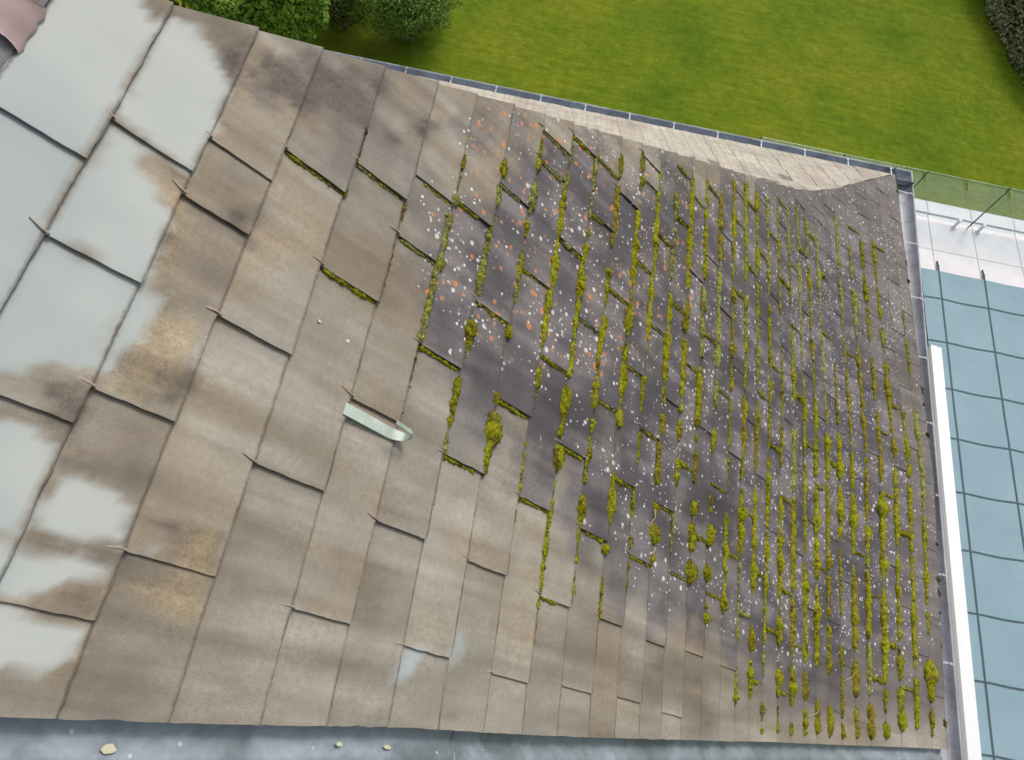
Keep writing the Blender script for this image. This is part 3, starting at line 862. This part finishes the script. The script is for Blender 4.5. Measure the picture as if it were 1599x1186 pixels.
mb = MB(); mb.box((7.25, -7, -1.2), (XS0+16*DXS, YT0-.06, -.05)); tag(mb.build('water', simple('pool_water', (.05, .2, .24), .1)), kind='structure')

# pool cover: a taut blue sheet held by a net of straps
pc = empty('pool_cover', (9.5, 2, .05)); tag(pc, 'pale blue swimming pool cover with a net of dark straps', 'pool cover')
m, t, b = new_mat('blue_cover')
r = ramp(t, noise_n(t, 1.4, 4, .55), [(.3, (.215, .335, .395)), (.7, (.25, .372, .43))])
r2 = ramp(t, noise_n(t, 500, 2, .5), [(.3, (.93, .93, .93)), (.7, (1.06, 1.06, 1.06))])
t.links.new(mixc(t, 1.0, r.outputs[0], r2.outputs[0], 'MULTIPLY'), b.inputs['Base Color']); b.inputs['Roughness'].default_value = .75
bump(t, b, noise_n(t, 1.7, 3), .25, .06)
M_COVER = m
DYS = .0925*H
def cz(x, y):
    ux = ((x-XS0)/DXS) % 1; uy = ((YT0-.62-y)/DYS) % 1
    return .082 - .007*math.sin(math.pi*ux)*1.0*math.sin(math.pi*uy) - .005*math.sin(math.pi*ux) + .006*fbm(x*.9, y*.9, 3)
XC0, XC1, YC0 = 7.32, XS0+9*DXS, -6.0
def skew(x, y): return x + (y-.79*H)*.033
rows = []
NX, NY = 80, 120
for j in range(NY+1):
    y = YC0+(YT0-YC0)*j/NY; row = []
    for i in range(NX+1):
        x = XC0+(XC1-XC0)*i/NX
        yy = y
        if j == NY: yy = y
        row.append((skew(x, yy), yy, cz(x, y) if 0 < j else .04))
    rows.append(row)
mb = MB(); mb.strip(rows); mb.build('cover_sheet', M_COVER, pc, True)
def strap(pts):
    m2 = MB(); rws = []
    for a, b_, hw in pts:
        pass
    return m2
for c in range(-1, 9):
    x = XS0 + DXS*c
    if x < XC0: continue
    m2 = MB(); rws = []
    for j in range(0, 161):
        y = YC0 + (YT0+.03-YC0)*j/160
        z = cz(x, min(y, YT0)) + .005
        rws.append([(skew(x-.014, y), y, z), (skew(x+.014, y), y, z)])
    m2.strip(rws); m2.build('strap', M_STRAP, pc)
    m2 = MB(); m2.tube([(skew(x, YT0+.02), YT0+.02, .075), (skew(x, YT0+.1), YT0+.1, .085), (skew(x, YT0+.22), YT0+.22, .065)], [.014, .017, .010], 8)
    m2.tube([(skew(x, YT0+.22), YT0+.22, .05), (skew(x, YT0+.22), YT0+.22, .08)], .013, 8); m2.build('strap_anchor', M_STRAP, pc)
for j in range(0, 16):
    y = YT0 - .62 - DYS*j + (.0)
    if y < YC0: continue
    m2 = MB(); rws = []
    for i in range(0, 101):
        x = XC0 + (XC1-XC0)*i/100; z = cz(x, y)+.006
        yb = y - .012*math.sin(math.pi*((x-XS0)/DXS))**2
        rws.append([(skew(x, yb), yb-.013, z), (skew(x, yb), yb+.013, z)])
    m2.strip(rws); m2.build('strap', M_STRAP, pc)

# white aluminium rail along the near pool side
a = at_z(1458, 541, .12); bq = at_z(1520, 1210, .12)
d = (bq-a); d = d/np.linalg.norm(d); o_ = np.array([-d[1], d[0], 0]); o_ = o_ if o_[0] > 0 else -o_
rail = empty('pool_rail', (a[0], a[1], 0)); tag(rail, 'long white aluminium rail lying along the near side of the pool', 'rail')
a0 = a; b0 = bq + d*1.5
def bar(w0, w1, z0, z1):
    m2 = MB(); q = [a0+o_*w0, b0+o_*w0, b0+o_*w1, a0+o_*w1]
    m2.hexa([(p[0], p[1], z0) for p in q] + [(p[0], p[1], z1) for p in q]); return m2
bar(-.07, .035, .05, .15).build('rail_body', M_WHITE, rail)
bar(.039, .125, .05, .135).build('rail_lip', M_WHITE, rail)
m2 = MB(); m2.box((a0[0]-.06, a0[1]+.002, .06), (a0[0]+.10, a0[1]+.03, .13)); m2.build('end_cap', simple('grey_cap', (.35, .36, .37)), rail)

# glass balustrade between terrace and lawn
def glass_material():
    m = bpy.data.materials.new('green_glass'); m.use_nodes = True; t = m.node_tree; t.nodes.clear()
    o = t.nodes.new('ShaderNodeOutputMaterial')
    tr = nd(t, 'ShaderNodeBsdfTransparent', Color=(.90, .95, .95, 1)); gl = nd(t, 'ShaderNodeBsdfGlossy', Color=(.9, 1, .98, 1), Roughness=.01)
    lw = nd(t, 'ShaderNodeLayerWeight', Blend=.5); ge = t.nodes.new('ShaderNodeNewGeometry')
    fc = math_(t, 'ADD', math_(t, 'MULTIPLY', math_(t, 'POWER', lw.outputs['Facing'], 4.0), .6), .13)
    mx = t.nodes.new('ShaderNodeMixShader'); t.links.new(math_(t, 'MULTIPLY', fc, math_(t, 'SUBTRACT', 1.0, ge.outputs['Backfacing'])), mx.inputs[0]); t.links.new(tr.outputs[0], mx.inputs[1]); t.links.new(gl.outputs[0], mx.inputs[2])
    t.links.new(mx.outputs[0], o.inputs[0]); return m
YG = 1.0175*H
gb = empty('glass_balustrade', (8.43, YG, .05)); tag(gb, 'clear green-tinted glass balustrade between the white terrace and the lawn', 'balustrade')
M_GL = glass_material(); M_GE = simple('glass_edge', (.03, .06, .035), .3)
xg = [8.43+1.5*i for i in range(-3, 6)]
for i in range(len(xg)-1):
    m2 = MB(); m2.box((xg[i]+.012, YG-.006, .10), (xg[i+1]-.012, YG+.006, 1.15)); m2.build('glass_panel', M_GL, gb)
    for xx in (xg[i]+.20, xg[i+1]-.27):
        m2 = MB(); m2.tube([(xx, YG-.03, .05), (xx, YG-.03, .062)], .065, 16)
        m2.tube([(xx, YG-.03, .062), (xx, YG-.03, .235)], [.032, .03], 12)
        m2.build('spigot', M_WHITE, gb)
for x in xg:
    m2 = MB(); m2.box((x-.009, YG-.009, .05), (x+.009, YG+.009, 1.16)); m2.build('panel_joint', M_GE, gb)

# ------------------------------------------------------------------ planting
def leaf_material(name, cols):
    m, t, b = new_mat(name)
    at = nd(t, 'ShaderNodeAttribute', _attribute_name='Tone').outputs['Fac']
    r = ramp(t, at, [(i/(len(cols)-1), c) for i, c in enumerate(cols)])
    t.links.new(r.outputs[0], b.inputs['Base Color']); b.inputs['Roughness'].default_value = .5
    b.inputs['Specular IOR Level'].default_value = .35
    return m
def leaves(name, centres, n, size, mat, parent, seed, up=.5, aspect=.55):
    """leaf-sized blades scattered through the outer shell of several lobes"""
    r = random.Random(seed); V, F, T = [], [], []
    tot = sum(c[3]**2 for c in centres)
    for (x, y, z, rad, fl) in centres:
        for _ in range(int(n*rad**2/tot)):
            d = Vector((r.gauss(0, 1), r.gauss(0, 1), r.gauss(0, 1))).normalized()
            if d.z < -.5: d.z = -d.z
            q = rad*(.72 + .33*r.random()**.6)*(1 + .22*noise.noise(Vector((d.x*2.3+seed, d.y*2.3, d.z*2.3+x))))
            P = Vector((x + d.x*q, y + d.y*q, max(.05, z + d.z*q*fl)))
            nrm = (d*.8 + Vector((r.uniform(-.7, .7), r.uniform(-.7, .7), up+r.uniform(-.4, .6)))).normalized()
            t1 = nrm.orthogonal().normalized(); t1 = Matrix.Rotation(r.random()*6.28, 3, nrm) @ t1; t2 = nrm.cross(t1)
            s = size*r.uniform(.6, 1.25); w_ = s*aspect
            i = len(V)
            V += [P - t1*s*.5, P + t2*w_*.5 + nrm*s*.05, P + t1*s*.5 - nrm*s*.08, P - t2*w_*.5 + nrm*s*.05]
            F.append((i, i+1, i+2, i+3))
            tone = min(1, max(0, r.gauss(.5, .2) + .25*noise.noise(P*2.2)))
            T += [tone]*4
    o = link(name, V, F, mat, parent)
    a = o.data.attributes.new('Tone', 'FLOAT', 'POINT'); a.data.foreach_set('value', T)
    return o
M_TRUNK = simple('bark', (.09, .065, .045), .9)
def shrub(label, lobes, n, size, mat, seed, aspect=.55, cat='bush'):
    cx_ = sum(l[0] for l in lobes)/len(lobes); cy_ = sum(l[1] for l in lobes)/len(lobes)
    e = empty('bush', (cx_, cy_, 0)); tag(e, label, cat, 'bushes on the lawn behind the roof')
    leaves('foliage', lobes, n, size, mat, e, seed, aspect=aspect)
    m2 = MB(); r = random.Random(seed)
    for l in lobes:
        m2.tube([(cx_+r.uniform(-.15, .15), cy_+r.uniform(-.15, .15), 0), ((cx_+l[0])/2, (cy_+l[1])/2, l[2]*.5), (l[0], l[1], l[2])], [.05, .035, .015], 7)
    m2.build('stem', M_TRUNK, e)
    return e
def lobe(x, y, z, rpx, fl=.9):
    P = at_z(x, y, z); r_ = rpx*depth_of(P)/FPX
    return (P[0], P[1], z, r_, fl)
M_L1 = leaf_material('laurel_leaf', [(.04, .10, .006), (.10, .21, .010), (.17, .31, .018), (.32, .43, .07)])
M_L2 = leaf_material('dark_leaf', [(.025, .04, .010), (.055, .085, .015), (.09, .135, .02), (.15, .19, .04)])
M_L3 = leaf_material('box_leaf', [(.04, .09, .010), (.09, .17, .016), (.14, .24, .025), (.22, .33, .06)])
shrub('bright green broad-leaved laurel bush at the left behind the hip gutter', [lobe(370, 12, 1.4, 58), lobe(440, 20, 1.2, 48), lobe(335, -25, 1.6, 55), lobe(430, -50, 1.8, 80), lobe(470, 5, 1.3, 42), lobe(455, 42, .7, 34), lobe(410, 30, .9, 40), lobe(480, 25, .6, 30)], 26000, .085, M_L1, 3, .6)
shrub('dark olive shrub in the gap between the two bright bushes', [lobe(515, -5, .8, 36), lobe(540, 14, .5, 28), lobe(530, -70, 1.0, 70), lobe(520, 22, .35, 22)], 9000, .07, M_L2, 8, .5)
shrub('rounded fine-leaved green bush beside the open lawn', [lobe(640, -2, 1.1, 52), lobe(600, -20, 1.2, 55), lobe(672, -25, 1.1, 54), lobe(640, -90, 1.3, 80), lobe(590, 18, .7, 36), lobe(630, 26, .6, 34), lobe(668, 12, .7, 34), lobe(605, 35, .4, 24), lobe(640, 40, .25, 26), lobe(680, 30, .3, 22)], 26000, .062, M_L3, 14, .4)
shrub('brownish shrub at the far left corner behind the hip', [lobe(285, -20, .9, 30), lobe(240, -60, 1.2, 60)], 3000, .08, M_L2, 19, .5)
# clipped hedge at the right edge of the lawn
M_H = leaf_material('hedge_leaf', [(.12, .13, .065), (.25, .27, .13), (.36, .38, .20), (.5, .5, .3)])
hd = empty('hedge', (11.2, 17.5, 0)); tag(hd, 'grey-green hedge at the upper right edge of the lawn', 'hedge')
r = random.Random(40); V, F, T = [], [], []
A = np.array(at_z(1597, 132, 0)); B = np.array(at_z(1522, -10, 0)); dv = (B-A); Lh = np.linalg.norm(dv); dv /= Lh
ov = np.array([dv[1], -dv[0], 0]); ov = ov if ov[0] > 0 else -ov
for _ in range(26000):
    t_ = r.uniform(-.3, Lh+6)
    if r.random() < .45: w_, z = r.uniform(-.02, .12)+.12*noise.noise(Vector((t_*1.3, 0, 2))), r.uniform(.02, 1.3)
    else: w_, z = r.uniform(0, 2.0), 1.25 + r.uniform(-.12, .1) + .12*noise.noise(Vector((t_*1.7, 5, 1)))
    w_ += .10*noise.noise(Vector((t_*2, z*2, 0)))
    P = Vector(A + dv*t_ + ov*(w_+.12*z)); P.z = z
    nrm = Vector((r.uniform(-1, .5), r.uniform(-1, 1), r.uniform(.0, 1.4))).normalized()
    t1 = nrm.orthogonal().normalized(); t1 = Matrix.Rotation(r.random()*6.28, 3, nrm) @ t1; t2 = nrm.cross(t1)
    s = .09*r.uniform(.5, 1.4); i = len(V)
    V += [P-t1*s*.5, P+t2*s*.22, P+t1*s*.5, P-t2*s*.22]; F.append((i, i+1, i+2, i+3))
    T += [min(1, max(0, r.gauss(.5, .2)+.3*noise.noise(P*2.5)))]*4
o = link('foliage', V, F, M_H, hd); at_ = o.data.attributes.new('Tone', 'FLOAT', 'POINT'); at_.data.foreach_set('value', T)
m2 = MB()
q = [A+ov*.35, A+dv*(Lh+6)+ov*.35, A+dv*(Lh+6)+ov*2.0, A+ov*2.0]
m2.hexa([(p[0], p[1], 0) for p in q]+[(p[0], p[1], 1.1) for p in q]); m2.build('twig_core', simple('twigs', (.035, .03, .02), .95), hd)
print('moss objects', n_moss[0], 'slate verts', len(slope.v))
